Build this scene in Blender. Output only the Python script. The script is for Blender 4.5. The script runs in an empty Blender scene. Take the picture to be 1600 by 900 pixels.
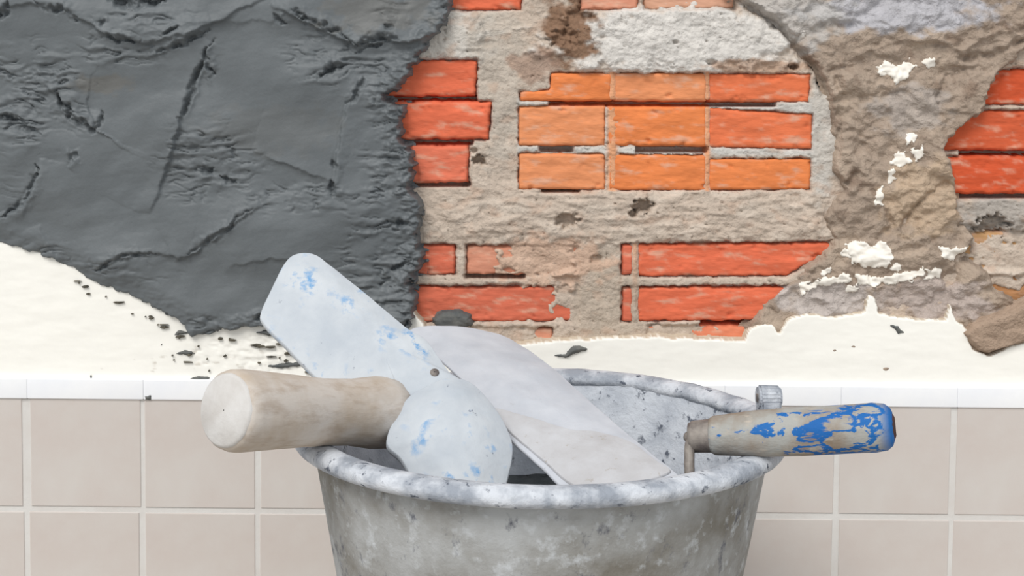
import bpy, bmesh, math
import numpy as np
from mathutils import Vector, Matrix

# ------------------------------------------------------------------ camera
F = 2400.0                      # focal length in pixels of the 1600x900 frame
SHIFT = -220.0                  # vertical lens shift in pixels
PITCH = math.radians(4.0)
ROLL = math.radians(0.55)
CAM = Vector((0.0, -1.31, 0.5400))
RM = Matrix.Rotation(math.radians(90) - PITCH, 3, 'X') @ Matrix.Rotation(ROLL, 3, 'Z')
scene = bpy.context.scene
C = scene.collection
cam_data = bpy.data.cameras.new('camera')
cam = bpy.data.objects.new('camera', cam_data)
C.objects.link(cam)
cam.matrix_world = Matrix.Translation(CAM) @ RM.to_4x4()
cam_data.sensor_width = 36.0
cam_data.lens = F / 1600 * 36.0
cam_data.shift_y = SHIFT / 1600
cam_data.clip_start = 0.02
scene.camera = cam
scene.view_settings.view_transform = 'Standard'
scene.view_settings.look = 'None'
scene.view_settings.gamma = 1.0
scene.view_settings.use_curve_mapping = False
scene.view_settings.exposure = 0.0

# ------------------------------------------------------------------ daylight
world = bpy.data.worlds.new('sky')
scene.world = world
world.use_nodes = True
bgn = world.node_tree.nodes['Background']
bgn.inputs[0].default_value = (0.93, 0.97, 1.0, 1)
bgn.inputs[1].default_value = 0.78
sun_d = bpy.data.lights.new('sun_offscreen', 'SUN')
sun_d.energy = 2.15
sun_d.angle = math.radians(28)
sun_d.color = (1.0, 0.97, 0.93)
sun = bpy.data.objects.new('sun_offscreen', sun_d)
C.objects.link(sun)
sun.rotation_euler = Vector((0.38, 0.78, -0.95)).to_track_quat('-Z', 'Y').to_euler()

# ------------------------------------------------------------------ helpers
RN = np.array(RM)
CN = np.array(CAM)


def on_y(px, py, y):
    """photo pixel -> world point on the plane y (arrays or scalars)."""
    px = np.asarray(px, float); py = np.asarray(py, float)
    c = np.stack([(px - 800) / F, -(py - 450) / F + SHIFT / F, -np.ones_like(px)], -1)
    d = c @ RN.T
    t = (y - CN[1]) / d[..., 1]
    return CN + d * t[..., None]


def P(px, py, y):
    return Vector(on_y(px, py, y).tolist())


def lin(r, g, b):
    def f(c):
        c /= 255.0
        return c / 12.92 if c <= 0.04045 else ((c + 0.055) / 1.055) ** 2.4
    return (f(r), f(g), f(b))


_rng = np.random.default_rng(7)
_perm = np.concatenate([_rng.permutation(256)] * 3)
_grad = np.stack([np.cos(np.linspace(0, 2 * np.pi, 256, endpoint=False)),
                  np.sin(np.linspace(0, 2 * np.pi, 256, endpoint=False))], -1)


def perlin(x, y, seed=0):
    x = x + seed * 17.31; y = y + seed * 9.77
    xi = np.floor(x).astype(int); yi = np.floor(y).astype(int)
    xf = x - xi; yf = y - yi
    u = xf * xf * xf * (xf * (xf * 6 - 15) + 10)
    v = yf * yf * yf * (yf * (yf * 6 - 15) + 10)

    def g(ix, iy, dx, dy):
        h = _perm[_perm[ix & 255] + (iy & 255)]
        q = _grad[h]
        return q[..., 0] * dx + q[..., 1] * dy
    a = g(xi, yi, xf, yf); b = g(xi + 1, yi, xf - 1, yf)
    c = g(xi, yi + 1, xf, yf - 1); d = g(xi + 1, yi + 1, xf - 1, yf - 1)
    return ((a + u * (b - a)) * (1 - v) + (c + u * (d - c)) * v) * 1.5


def fbm(x, y, seed=0, octv=4, gain=0.5):
    s = 0; a = 1; n = 0
    for k in range(octv):
        s = s + a * perlin(x * 2 ** k, y * 2 ** k, seed + k * 3)
        n += a; a *= gain
    return s / n


def sstep(a, b, x):
    t = np.clip((x - a) / (b - a), 0, 1)
    return t * t * (3 - 2 * t)


def poly_sdf(U, V, pts):
    """signed distance in pixels, positive inside."""
    pts = np.array(pts, float)
    d2 = np.full(U.shape, 1e18); ins = np.zeros(U.shape, bool)
    for i in range(len(pts)):
        a = pts[i]; b = pts[(i + 1) % len(pts)]
        e = b - a; L = (e ** 2).sum() + 1e-9
        t = np.clip(((U - a[0]) * e[0] + (V - a[1]) * e[1]) / L, 0, 1)
        d2 = np.minimum(d2, (U - a[0] - t * e[0]) ** 2 + (V - a[1] - t * e[1]) ** 2)
        if a[1] != b[1]:
            cr = ((a[1] > V) != (b[1] > V)) & (U < (b[0] - a[0]) * (V - a[1]) / (b[1] - a[1]) + a[0])
            ins ^= cr
    d = np.sqrt(d2)
    return np.where(ins, d, -d)


def line_dist(U, V, pts):
    """signed distance to a polyline (+ = left of travel on screen) and the place along it 0..1."""
    pts = np.array(pts, float)
    seg = np.sqrt(((pts[1:] - pts[:-1]) ** 2).sum(1)); cum = np.concatenate([[0], np.cumsum(seg)])
    best = np.full(U.shape, 1e18); sg = np.zeros(U.shape); al = np.zeros(U.shape)
    for i in range(len(pts) - 1):
        a = pts[i]; e = pts[i + 1] - a; L = seg[i] ** 2
        t = np.clip(((U - a[0]) * e[0] + (V - a[1]) * e[1]) / L, 0, 1)
        d2 = (U - a[0] - t * e[0]) ** 2 + (V - a[1] - t * e[1]) ** 2
        m = d2 < best
        best = np.where(m, d2, best)
        sg = np.where(m, np.sign((V - a[1]) * e[0] - (U - a[0]) * e[1]) * -1, sg)
        al = np.where(m, (cum[i] + t * seg[i]) / cum[-1], al)
    return np.sqrt(best) * sg, al


def blot(U, V, cx, cy, rx, ry, seed, rough=0.6):
    d = np.sqrt(((U - cx) / rx) ** 2 + ((V - cy) / ry) ** 2)
    return sstep(1.15, 0.7, d + rough * fbm(U / 26, V / 20, seed, 4))


def link(o, parent=None):
    C.objects.link(o)
    if parent is not None:
        o.parent = parent
        o.matrix_parent_inverse = Matrix.Identity(4) if parent.type == 'EMPTY' and parent.get('_o') is None else parent.matrix_world.inverted()
    return o


def tag(o, label=None, cat=None, group=None, kind=None):
    if label: o['label'] = label
    if cat: o['category'] = cat
    if group: o['group'] = group
    if kind: o['kind'] = kind
    return o


def np_mesh(name, verts, quads, smooth=True, col=None):
    me = bpy.data.meshes.new(name)
    nv, nf = len(verts), len(quads)
    me.vertices.add(nv); me.vertices.foreach_set('co', np.asarray(verts, np.float32).ravel())
    me.loops.add(nf * 4); me.loops.foreach_set('vertex_index', np.asarray(quads, np.int32).ravel())
    me.polygons.add(nf)
    me.polygons.foreach_set('loop_start', np.arange(nf, dtype=np.int32) * 4)
    me.polygons.foreach_set('loop_total', np.full(nf, 4, np.int32))
    me.polygons.foreach_set('use_smooth', np.full(nf, smooth, bool))
    if col is not None:
        at = me.color_attributes.new('tint', 'FLOAT_COLOR', 'POINT')
        at.data.foreach_set('color', np.concatenate([col, np.ones((nv, 1))], 1).astype(np.float32).ravel())
    me.update(calc_edges=True)
    return me


def field(name, u0, u1, v0, v1, step, d0, fn, mat, parent):
    """a relief layer of the wall: fn(U,V) -> height in mm off the brick face, keep mask, tint."""
    us = np.arange(u0, u1 + step * .5, step); vs = np.arange(v0, v1 + step * .5, step)
    U, V = np.meshgrid(us, vs)
    H, keep, col = fn(U, V)
    pos = on_y(U, V, -d0 / 1000.0)
    pos[..., 1] = -H / 1000.0
    n, m = U.shape
    idx = np.arange(n * m).reshape(n, m)
    kf = keep[:-1, :-1] | keep[1:, :-1] | keep[:-1, 1:] | keep[1:, 1:]
    q = np.stack([idx[:-1, :-1][kf], idx[1:, :-1][kf], idx[1:, 1:][kf], idx[:-1, 1:][kf]], -1)
    used = np.unique(q); remap = np.full(n * m, -1); remap[used] = np.arange(len(used))
    me = np_mesh(name, pos.reshape(-1, 3)[used], remap[q], True,
                 None if col is None else col.reshape(-1, 3)[used])
    o = bpy.data.objects.new(name, me)
    me.materials.append(mat)
    return link(o, parent)


# ------------------------------------------------------------------ materials
def new_mat(name, rough=0.8, spec=0.3):
    m = bpy.data.materials.new(name); m.use_nodes = True
    nt = m.node_tree; b = nt.nodes['Principled BSDF']
    b.inputs['Roughness'].default_value = rough
    b.inputs['Specular IOR Level'].default_value = spec
    return m, nt, b


def coords(nt, scale=(1, 1, 1)):
    tc = nt.nodes.new('ShaderNodeTexCoord'); mp = nt.nodes.new('ShaderNodeMapping')
    mp.inputs['Scale'].default_value = scale
    nt.links.new(tc.outputs['Object'], mp.inputs['Vector'])
    return mp.outputs['Vector']


def noise(nt, vec, scale, detail=4, rough=0.55, dist=0.0):
    n = nt.nodes.new('ShaderNodeTexNoise')
    n.inputs['Scale'].default_value = scale; n.inputs['Detail'].default_value = detail
    n.inputs['Roughness'].default_value = rough; n.inputs['Distortion'].default_value = dist
    nt.links.new(vec, n.inputs['Vector'])
    return n.outputs['Fac']


def ramp(nt, fac, a, b):
    r = nt.nodes.new('ShaderNodeMapRange'); r.clamp = True
    r.inputs['From Min'].default_value = a; r.inputs['From Max'].default_value = b
    nt.links.new(fac, r.inputs['Value'])
    return r.outputs['Result']


def mix(nt, fac, a, b, mode='MIX'):
    x = nt.nodes.new('ShaderNodeMix'); x.data_type = 'RGBA'; x.blend_type = mode
    for s, v in ((x.inputs[0], fac), (x.inputs[6], a), (x.inputs[7], b)):
        if isinstance(v, (tuple, list)): s.default_value = (*v[:3], 1)
        elif isinstance(v, (int, float)): s.default_value = v
        else: nt.links.new(v, s)
    return x.outputs[2]


def mathn(nt, op, a, b):
    x = nt.nodes.new('ShaderNodeMath'); x.operation = op
    for s, v in ((x.inputs[0], a), (x.inputs[1], b)):
        if isinstance(v, (int, float)): s.default_value = v
        else: nt.links.new(v, s)
    return x.outputs[0]


def bump(nt, b, h, dist, strength=1.0):
    n = nt.nodes.new('ShaderNodeBump'); n.inputs['Distance'].default_value = dist
    n.inputs['Strength'].default_value = strength
    nt.links.new(h, n.inputs['Height']); nt.links.new(n.outputs['Normal'], b.inputs['Normal'])


def attr(nt, name='tint'):
    a = nt.nodes.new('ShaderNodeAttribute'); a.attribute_name = name
    return a.outputs['Color']


def setc(nt, b, c):
    nt.links.new(c, b.inputs['Base Color'])


def mat_tinted(name, rough, amp, s1, s2, bmp, spec=0.3, stretch=(1, 1, 1)):
    m, nt, b = new_mat(name, rough, spec); v = coords(nt, stretch)
    n1 = noise(nt, v, s1, 5, 0.6); n2 = noise(nt, v, s2, 3, 0.6)
    s = mathn(nt, 'ADD', mathn(nt, 'MULTIPLY', n1, amp * 1.2), mathn(nt, 'MULTIPLY', n2, amp * .8))
    s = mathn(nt, 'ADD', s, 1 - amp)
    g = nt.nodes.new('ShaderNodeCombineColor')
    for k in range(3): nt.links.new(s, g.inputs[k])
    setc(nt, b, mix(nt, 1.0, attr(nt), g.outputs[0], 'MULTIPLY'))
    mp = nt.nodes.new('ShaderNodeMapping'); mp.inputs['Location'].default_value = (5.3, 2.1, 7.7)   # relief has its own noise
    nt.links.new(v, mp.inputs['Vector']); v2 = mp.outputs['Vector']
    h = mathn(nt, 'ADD', noise(nt, v2, s1, 5, 0.6), mathn(nt, 'MULTIPLY', noise(nt, v2, s2, 3, 0.6), 0.6))
    bump(nt, b, h, bmp)
    return m


M_mortar = mat_tinted('old_mortar', 0.95, 0.42, 70, 260, 0.0024, 0.15)
M_plaster = mat_tinted('old_plaster', 0.92, 0.42, 70, 300, 0.0030, 0.18)
M_cement = mat_tinted('wet_cement', 0.55, 0.13, 30, 260, 0.0005, 0.4)
M_white = mat_tinted('white_paint', 0.8, 0.05, 18, 90, 0.0003, 0.25)
M_brick = mat_tinted('clay_brick', 0.88, 0.26, 40, 200, 0.0008, 0.2, (0.5, 1, 2.0))


def simple(name, c1, c2, s, lo, hi, rough=0.8, bmp=0.0005, bs=120, spec=0.3, stretch=(1, 1, 1)):
    m, nt, b = new_mat(name, rough, spec); v = coords(nt, stretch)
    setc(nt, b, mix(nt, ramp(nt, noise(nt, v, s, 5, 0.6), lo, hi), c1, c2))
    bump(nt, b, noise(nt, v, bs, 4, 0.6), bmp)
    return m


M_tile = simple('beige_tile', lin(203, 193, 187), lin(208, 202, 197), 14, 0.35, 0.65, 0.45, 0.0002, 60, 0.4)
M_grout = simple('pale_grout', lin(212, 208, 204), lin(218, 216, 213), 30, 0.35, 0.65, 0.9, 0.0003, 200)
M_edge = simple('white_edge_tile', lin(240, 242, 247), lin(247, 248, 250), 20, 0.35, 0.65, 0.35, 0.0002, 90, 0.5)
M_core = simple('wall_core', lin(120, 100, 84), lin(150, 128, 108), 40, 0.3, 0.7, 0.95, 0.001)
M_floor = simple('concrete_floor', lin(168, 162, 154), lin(190, 184, 176), 12, 0.3, 0.7, 0.9, 0.001)
M_splat = simple('dark_cement_splat', lin(78, 82, 84), lin(110, 110, 106), 90, 0.3, 0.7, 0.7, 0.001)


def mat_bucket():
    m, nt, b = new_mat('dusty_rubber', 0.8, 0.25); v = coords(nt)
    n1 = noise(nt, v, 16, 6, 0.62); n2 = noise(nt, v, 70, 5, 0.65); n3 = noise(nt, coords(nt, (1, 1, .7)), 60, 6, 0.7)
    c = mix(nt, ramp(nt, n1, 0.35, 0.65), lin(126, 122, 114), lin(176, 178, 179))
    c = mix(nt, ramp(nt, n2, 0.55, 0.72), c, lin(198, 202, 206))
    c = mix(nt, ramp(nt, n3, 0.57, 0.68), c, lin(100, 102, 110))
    setc(nt, b, c)
    bump(nt, b, mathn(nt, 'ADD', n1, n2), 0.0015)
    return m


def mat_coated(name, c1, c2, cd, lo, hi, spots=0.63, bmp=0.001, sc=1.0):
    m, nt, b = new_mat(name, 0.85, 0.25); v = coords(nt)
    n1 = noise(nt, v, 35 * sc, 5, 0.6); n2 = noise(nt, v, 90 * sc, 5, 0.65)
    c = mix(nt, ramp(nt, n1, lo, hi), c1, c2)
    c = mix(nt, ramp(nt, n2, spots, spots + 0.07), c, cd)
    setc(nt, b, c); bump(nt, b, mathn(nt, 'ADD', n1, n2), bmp)
    return m


M_bucket = mat_bucket()
M_rim = mat_coated('mortar_coated_rim', lin(150, 156, 166), lin(206, 210, 217), lin(92, 98, 110), 0.40, 0.60, 0.59, 0.0018, 1.2)
M_coat = mat_coated('mortar_coating', lin(180, 186, 196), lin(208, 213, 221), lin(100, 106, 118), 0.35, 0.6, 0.58, 0.0016)
M_mix = mat_coated('shade_dark_mortar', lin(72, 76, 78), lin(96, 99, 100), lin(54, 56, 60), 0.35, 0.65, 0.66, 0.003)  # grey darkened to stand in for the blade's shadow inside the bucket
M_blade = mat_coated('dusty_steel', lin(186, 190, 198), lin(200, 203, 210), lin(170, 171, 174), 0.35, 0.65, 0.68, 0.0003)
M_crust = mat_coated('mortar_film', lin(184, 183, 185), lin(196, 197, 201), lin(172, 167, 162), 0.35, 0.65, 0.62, 0.0006)
M_steel = simple('dark_steel', lin(92, 84, 82), lin(150, 142, 134), 60, 0.4, 0.65, 0.55, 0.0006, 150, 0.5)


def mat_flecked():
    m, nt, b = new_mat('white_with_blue_flecks', 0.75, 0.3); v = coords(nt)
    n1 = noise(nt, v, 22, 4, 0.6); n2 = noise(nt, v, 95, 5, 0.6); n3 = noise(nt, v, 22, 3)
    c = mix(nt, ramp(nt, n1, 0.35, 0.65), lin(180, 187, 195), lin(200, 205, 210))
    f = mathn(nt, 'MULTIPLY', ramp(nt, n2, 0.54, 0.66), ramp(nt, n3, 0.47, 0.60))
    c = mix(nt, mathn(nt, 'MULTIPLY', f, 0.85), c, lin(78, 146, 200))
    n4 = noise(nt, v, 130, 4, 0.6)
    c = mix(nt, ramp(nt, n4, 0.68, 0.74), c, lin(120, 126, 140))
    setc(nt, b, c); bump(nt, b, mathn(nt, 'ADD', n1, n2), 0.0006)
    return m


M_fleck = mat_flecked()


def mat_wood():
    m, nt, b = new_mat('dusty_wood', 0.85, 0.25)
    v = coords(nt); v2 = coords(nt, (0.35, 1, 1))
    n1 = noise(nt, v, 22, 5, 0.6); n2 = noise(nt, v2, 120, 5, 0.6)
    c = mix(nt, ramp(nt, n1, 0.35, 0.62), lin(180, 163, 144), lin(203, 195, 187))
    c = mix(nt, mathn(nt, 'MULTIPLY', ramp(nt, n2, 0.5, 0.7), 0.4), c, lin(146, 122, 98))
    setc(nt, b, c); bump(nt, b, n2, 0.0008)
    return m


def mat_blue():
    m, nt, b = new_mat('flaking_blue_handle', 0.7, 0.35)
    v = coords(nt); vs = coords(nt, (0.45, 1, 1))
    n1 = noise(nt, v, 30, 5, 0.6); n2 = noise(nt, vs, 85, 5, 0.62, 0.4); n3 = noise(nt, vs, 150, 4, 0.6)
    c = mix(nt, ramp(nt, n1, 0.36, 0.62), lin(136, 116, 96), lin(164, 164, 160))
    c = mix(nt, ramp(nt, n3, 0.56, 0.7), c, lin(182, 172, 160))
    tc = nt.nodes.new('ShaderNodeTexCoord'); sp = nt.nodes.new('ShaderNodeSeparateXYZ')
    nt.links.new(tc.outputs['Object'], sp.inputs[0])
    al = ramp(nt, sp.outputs['X'], 0.025, 0.085)
    al2 = ramp(nt, sp.outputs['X'], 0.104, 0.112)
    th = mathn(nt, 'ADD', n2, mathn(nt, 'MULTIPLY', al, 0.16))
    th = mathn(nt, 'ADD', th, mathn(nt, 'MULTIPLY', al2, 0.16))
    ring = mathn(nt, 'MULTIPLY', ramp(nt, th, 0.61, 0.63), mathn(nt, 'SUBTRACT', 1.0, mathn(nt, 'MULTIPLY', ramp(nt, th, 0.70, 0.73), mathn(nt, 'SUBTRACT', 1.0, al2))))
    bl = mix(nt, n1, lin(8, 74, 148), lin(30, 112, 182))
    c = mix(nt, ring, c, bl)
    setc(nt, b, c); bump(nt, b, mathn(nt, 'ADD', n2, n3), 0.0008)
    return m


M_wood = mat_wood()
M_blue = mat_blue()
M_end = simple('pale_end_grain', lin(196, 192, 188), lin(212, 210, 208), 40, 0.35, 0.65, 0.85, 0.0005, 160)
M_rust = simple('rusty_stub', lin(96, 58, 44), lin(70, 52, 50), 90, 0.4, 0.6, 0.8)

# ------------------------------------------------------------------ the wall core and the floor
def box_mesh(name, a, b):
    bm = bmesh.new(); bmesh.ops.create_cube(bm, size=1.0)
    for v in bm.verts:
        v.co = Vector(((a[i] + b[i]) / 2 + v.co[i] * (b[i] - a[i]) for i in range(3)))
    me = bpy.data.meshes.new(name); bm.to_mesh(me); bm.free()
    return me


wall = bpy.data.objects.new('wall_back', box_mesh('wall_back', (-1.3, 0.022, -0.05), (1.3, 0.2, 1.3)))
wall.data.materials.append(M_core); link(wall)
tag(wall, 'half-repaired brick wall with wet cement, white paint and beige tiles', kind='structure')
floor = bpy.data.objects.new('floor', box_mesh('floor', (-1.3, -2.2, -0.08), (1.3, 0.03, 0.0)))
floor.data.materials.append(M_floor); link(floor)
tag(floor, 'plain grey concrete floor below the tiled wall', kind='structure')

# ------------------------------------------------------------------ bricks
OR1, OR2, OR3 = lin(226, 146, 100), lin(226, 132, 78), lin(222, 118, 78)
RED, RED2, PNK = lin(222, 112, 80), lin(212, 112, 86), lin(212, 146, 120)
TAN, DRED, FAD = lin(186, 146, 104), lin(204, 88, 54), lin(206, 158, 132)
BRICKS = [  # outline corners in the photo, colour, how far out (mm)
    ([(700, -60), (818, -60), (816, 17), (700, 18)], RED, 1),
    ([(905, -60), (1000, -60), (1000, 16), (905, 18)], PNK, 0),
    ([(1004, -60), (1150, -60), (1150, 15), (1004, 17)], FAD, 0),
    ([(560, 92), (748, 92), (745, 152), (560, 152)], RED, 3),
    ([(560, 157), (770, 157), (764, 219), (560, 219)], RED, 5),
    ([(560, 225), (735, 225), (733, 287), (560, 287)], lin(222, 120, 92), 3),
    ([(860, 113), (956, 113), (956, 158), (812, 158), (812, 142), (858, 140)], OR2, 3),
    ([(959, 113), (1104, 114), (1104, 159), (959, 158)], OR1, 3),
    ([(1106, 114), (1266, 115), (1264, 160), (1106, 159)], OR3, 3),
    ([(810, 165), (946, 165), (946, 228), (810, 228)], OR1, 3),
    ([(949, 166), (1104, 167), (1104, 229), (949, 228)], OR2, 3),
    ([(1106, 168), (1270, 178), (1268, 233), (1106, 230)], OR3, 3),
    ([(810, 239), (946, 240), (946, 297), (810, 296)], OR1, 3),
    ([(949, 240), (1104, 242), (1104, 298), (949, 297)], OR2, 3),
    ([(1106, 247), (1268, 247), (1266, 296), (1106, 298)], OR2, 3),
    ([(580, 380), (713, 380), (713, 431), (580, 431)], RED2, 1),
    ([(727, 382), (905, 382), (905, 431), (727, 431)], PNK, 0),
    ([(580, 447), (905, 445), (905, 504), (580, 505)], RED2, 1),
    ([(970, 381), (991, 381), (991, 432), (970, 432)], RED2, 2),
    ([(994, 380), (1330, 376), (1290, 400), (1230, 433), (994, 434)], RED, 2),
    ([(970, 447), (991, 447), (991, 504), (970, 504)], RED2, 2),
    ([(994, 447), (1250, 446), (1215, 502), (994, 504)], RED, 2),
    ([(700, 511), (865, 511), (865, 560), (700, 560)], PNK, 0),
    ([(1010, 507), (1190, 507), (1190, 560), (1010, 560)], lin(218, 130, 98), 0),
    ([(1500, 106), (1850, 106), (1850, 166), (1500, 166)], DRED, 0),
    ([(1470, 170), (1850, 172), (1850, 237), (1470, 237)], lin(206, 96, 62), 1),
    ([(1470, 243), (1850, 242), (1850, 304), (1470, 304)], DRED, 3),
    ([(1500, 362), (1850, 356), (1850, 420), (1500, 424)], TAN, -1),
    ([(1520, 430), (1850, 428), (1850, 486), (1520, 490)], lin(176, 128, 88), -1),
]
for k, (pts, colr, out) in enumerate(BRICKS):
    xs = [p[0] for p in pts]; ys = [p[1] for p in pts]

    def bf(U, V, pts=pts, colr=colr, out=out, k=k):
        W = 3.2 * fbm(U / 18, V / 15, 60 + k, 4)
        tight = 6 <= k <= 14
        s = poly_sdf(U, V, pts) + W * (.5 if tight else 1) - (0 if tight else 1.0)
        H = out + 1.4 * fbm(U / 60, V / 25, 40 + k, 3) + 0.5 * fbm(U / 9, V / 5, 80 + k, 2)
        H = H - (2.5 if tight else 5) * (1 - sstep(0, 4.5, s)) ** 2 - 22 * sstep(0.5, -3.0, s)
        chip = sstep(0.28, 0.6, fbm(U / 22, V / 16, 140 + k, 3)) * sstep(26, 0, s)
        H = H - 3.0 * chip
        g = fbm(U / 70, V / 18, 100 + k, 4)[..., None]
        c = np.array(colr) * (1 + 0.22 * g)
        sm = (sstep(0.05, 0.5, fbm(U / 46, V / 15, 120 + k, 5, .6)) * 0.7)[..., None]
        c = c * (1 - sm) + np.array(lin(216, 174, 150)) * sm
        return H, s > -4, c
    field('brick', min(xs) - 6, max(xs) + 6, min(ys) - 6, max(ys) + 6, 2.5, 0.0, bf, M_brick, wall)

# ------------------------------------------------------------------ mortar between the bricks
OPEN_JOINTS = [(858, 1212, 158, 166), (844, 896, 229, 237), (994, 1104, 230, 238), (560, 745, 150, 158),
               (560, 738, 218, 226), (1500, 1850, 236, 243), (846, 905, 295, 300), (1095, 1170, 503, 509),
               (620, 735, 286, 291), (1490, 1850, 303, 309), (727, 820, 430, 435)]


def mortar_fn(U, V):
    s = np.full(U.shape, -1e9)
    for pts, c, o in BRICKS:
        s = np.maximum(s, poly_sdf(U, V, pts))
    jit = 5.5 * fbm(U / 22, V / 16, 5, 5, .6)
    inb = sstep(-2, 3, s + jit)
    rough = 2.8 * fbm(U / 60, V / 34, 1, 5) + 1.0 * np.abs(fbm(U / 14, V / 9, 2, 3)) + .5 * fbm(U / 6, V / 5, 3, 2)
    H = 3.6 + rough - 9.0 * inb
    # rendered areas standing proud
    up = blot(U, V, 1060, 62, 210, 60, 11, 0.5)
    H += 5.5 * up + 2.0 * up * fbm(U / 18, V / 14, 12, 4)
    H += 4.0 * blot(U, V, 700, 55, 60, 45, 13)
    H += 2.5 * blot(U, V, 990, 338, 340, 42, 15, 0.5) * (1 + fbm(U / 40, V / 10, 16, 4))
    # mortar smeared over parts of the lower bricks
    sm = blot(U, V, 860, 408, 95, 42, 17, 0.9)
    H += sm * inb * 7.4
    H += blot(U, V, 910, 470, 60, 50, 18, 0.9) * inb * 7.0
    H += blot(U, V, 780, 520, 90, 20, 19, 0.9) * inb * 6.4
    H += blot(U, V, 1050, 518, 80, 14, 20, 0.9) * inb * 6
    H += blot(U, V, 830, 128, 28, 18, 21, 0.5) * inb * 8
    H += blot(U, V, 1560, 330, 90, 26, 22, 0.7) * 5
    H += blot(U, V, 1600, 400, 120, 60, 24, 1.2) * inb * 5.6
    # seams inside the long bricks are shallow
    seam = np.zeros(U.shape)
    for (x, y0, y1) in ((957, 113, 298), (1105, 113, 298), (992, 380, 504)):
        sw = np.exp(-((U - x) / (7.0 if x == 957 else 3.6)) ** 2) * (s > -8) * sstep(y0 - 2, y0 + 2, V) * sstep(y1 + 2, y1 - 2, V)
        H = np.where(sw > .05, np.maximum(H, 1.4 + 2.0 * sw + 1.2 * fbm(U / 9, V / 13, 25, 3)), H)
        seam = np.maximum(seam, sw)
    # filled joints between the three orange rows
    jf = np.zeros(U.shape)
    for (a, b, c, d) in OPEN_JOINTS:
        w = 3 * fbm(U / 12, V / 12, 30, 2)
        jf = np.maximum(jf, sstep(a - 3, a + 3, U + w) * sstep(b + 3, b - 3, U + w) * sstep(c - 2.5, c + 0.5, V) * sstep(d + 2.5, d - .5, V))
    H = H * (1 - jf) - 19 * jf
    # pits
    for (x, y, r, dpt) in ((1004, 322, 20, 15), (885, 345, 22, 11), (990, 335, 10, 13), (880, 60, 26, 5), (905, 30, 30, 5),
                           (1240, 104, 9, 12), (748, 250, 14, 13), (1110, 98, 10, 5), (1055, 66, 6, 5), (740, 235, 8, 6),
                           (1550, 352, 32, 14), (930, 405, 12, 4), (1030, 108, 26, 3)):
        d = np.sqrt(((U - x) / r) ** 2 + ((V - y) / (r * .6)) ** 2) + 0.7 * fbm(U / 9, V / 7, x, 3)
        H -= dpt * sstep(1.0, 0.5, d)
    d, al = line_dist(U + 5 * fbm(U / 14, V / 14, 250, 3), V + 5 * fbm(U / 14, V / 14, 251, 3), [(1120, -30), (1186, 16), (1228, 48), (1254, 82), (1278, 108), (1290, 140)])
    H -= 14 * np.exp(-(d / 7) ** 2)                         # the crevice along the broken render
    pit = sstep(0.42, 0.62, fbm(U / 11, V / 9, 33, 3))
    H -= 2.5 * pit * (1 - inb)
    T = np.array(lin(194, 178, 163)); c = np.broadcast_to(T, U.shape + (3,)).copy()

    def lay(mask, colr):
        nonlocal c
        mm = mask[..., None]; c = c * (1 - mm) + np.array(colr) * mm
    lay(sstep(-0.1, 0.5, fbm(U / 60, V / 35, 34, 4)) * 0.6, lin(210, 197, 183))
    lay(up, lin(211, 206, 200)); lay(blot(U, V, 700, 60, 80, 50, 35), lin(200, 194, 186))
    lay(blot(U, V, 775, 120, 45, 140, 36, 0.8) * .7, lin(186, 176, 164))
    lay(blot(U, V, 890, 45, 40, 60, 37, 0.9), lin(136, 108, 88))
    lay(blot(U, V, 835, 100, 40, 26, 38, 0.9) * .8, lin(160, 134, 118))
    lay(blot(U, V, 1180, 104, 90, 12, 39, 0.7) * .8, lin(178, 148, 126))
    lay(blot(U, V, 960, 480, 60, 100, 41, .6) * .6, lin(178, 164, 148))
    lay(blot(U, V, 1285, 210, 24, 110, 42, .5), lin(196, 190, 182))
    lay(sstep(3, -3, s) * sstep(805, 812, U) * sstep(1275, 1265, U) * sstep(150, 156, V) * sstep(246, 240, V), lin(198, 194, 188))
    lay(blot(U, V, 1560, 335, 90, 30, 43, .6), lin(176, 168, 160))
    lay(sm * .55, lin(206, 166, 140))
    lay(sstep(.1, .5, fbm(U / 34, V / 22, 48, 4)) * .5 * (1 - up), lin(186, 158, 138))
    lay(sstep(.3, .5, fbm(U / 8, V / 6, 49, 3)) * sstep(-.2, .3, fbm(U / 50, V / 40, 249, 2)) * .6, lin(128, 116, 106))
    lay(np.clip(seam * 1.5, 0, 1) * sstep(500, 300, V), lin(218, 160, 122))

    return H, np.ones(U.shape, bool), c


o = field('mortar', 540, 1850, -240, 600, 2.0, 3.0, mortar_fn, M_mortar, wall)
tag(o, 'rough tan mortar filling the joints between the bricks')

# ------------------------------------------------------------------ crumbling old plaster at the right
PLASTER = [(1120, -240), (1128, -10), (1190, 18), (1232, 50), (1256, 82), (1282, 108), (1292, 150), (1304, 210),
           (1300, 262), (1318, 300), (1286, 338), (1300, 372), (1284, 400), (1236, 440), (1196, 478), (1165, 512),
           (1170, 600), (1850, 600), (1850, 500), (1600, 478), (1560, 455), (1548, 430), (1512, 402), (1522, 372),
           (1506, 340), (1494, 306), (1488, 250), (1476, 232), (1500, 204), (1534, 178), (1548, 140), (1572, 104),
           (1612, 70), (1700, 40), (1850, 30), (1850, -240)]


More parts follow.
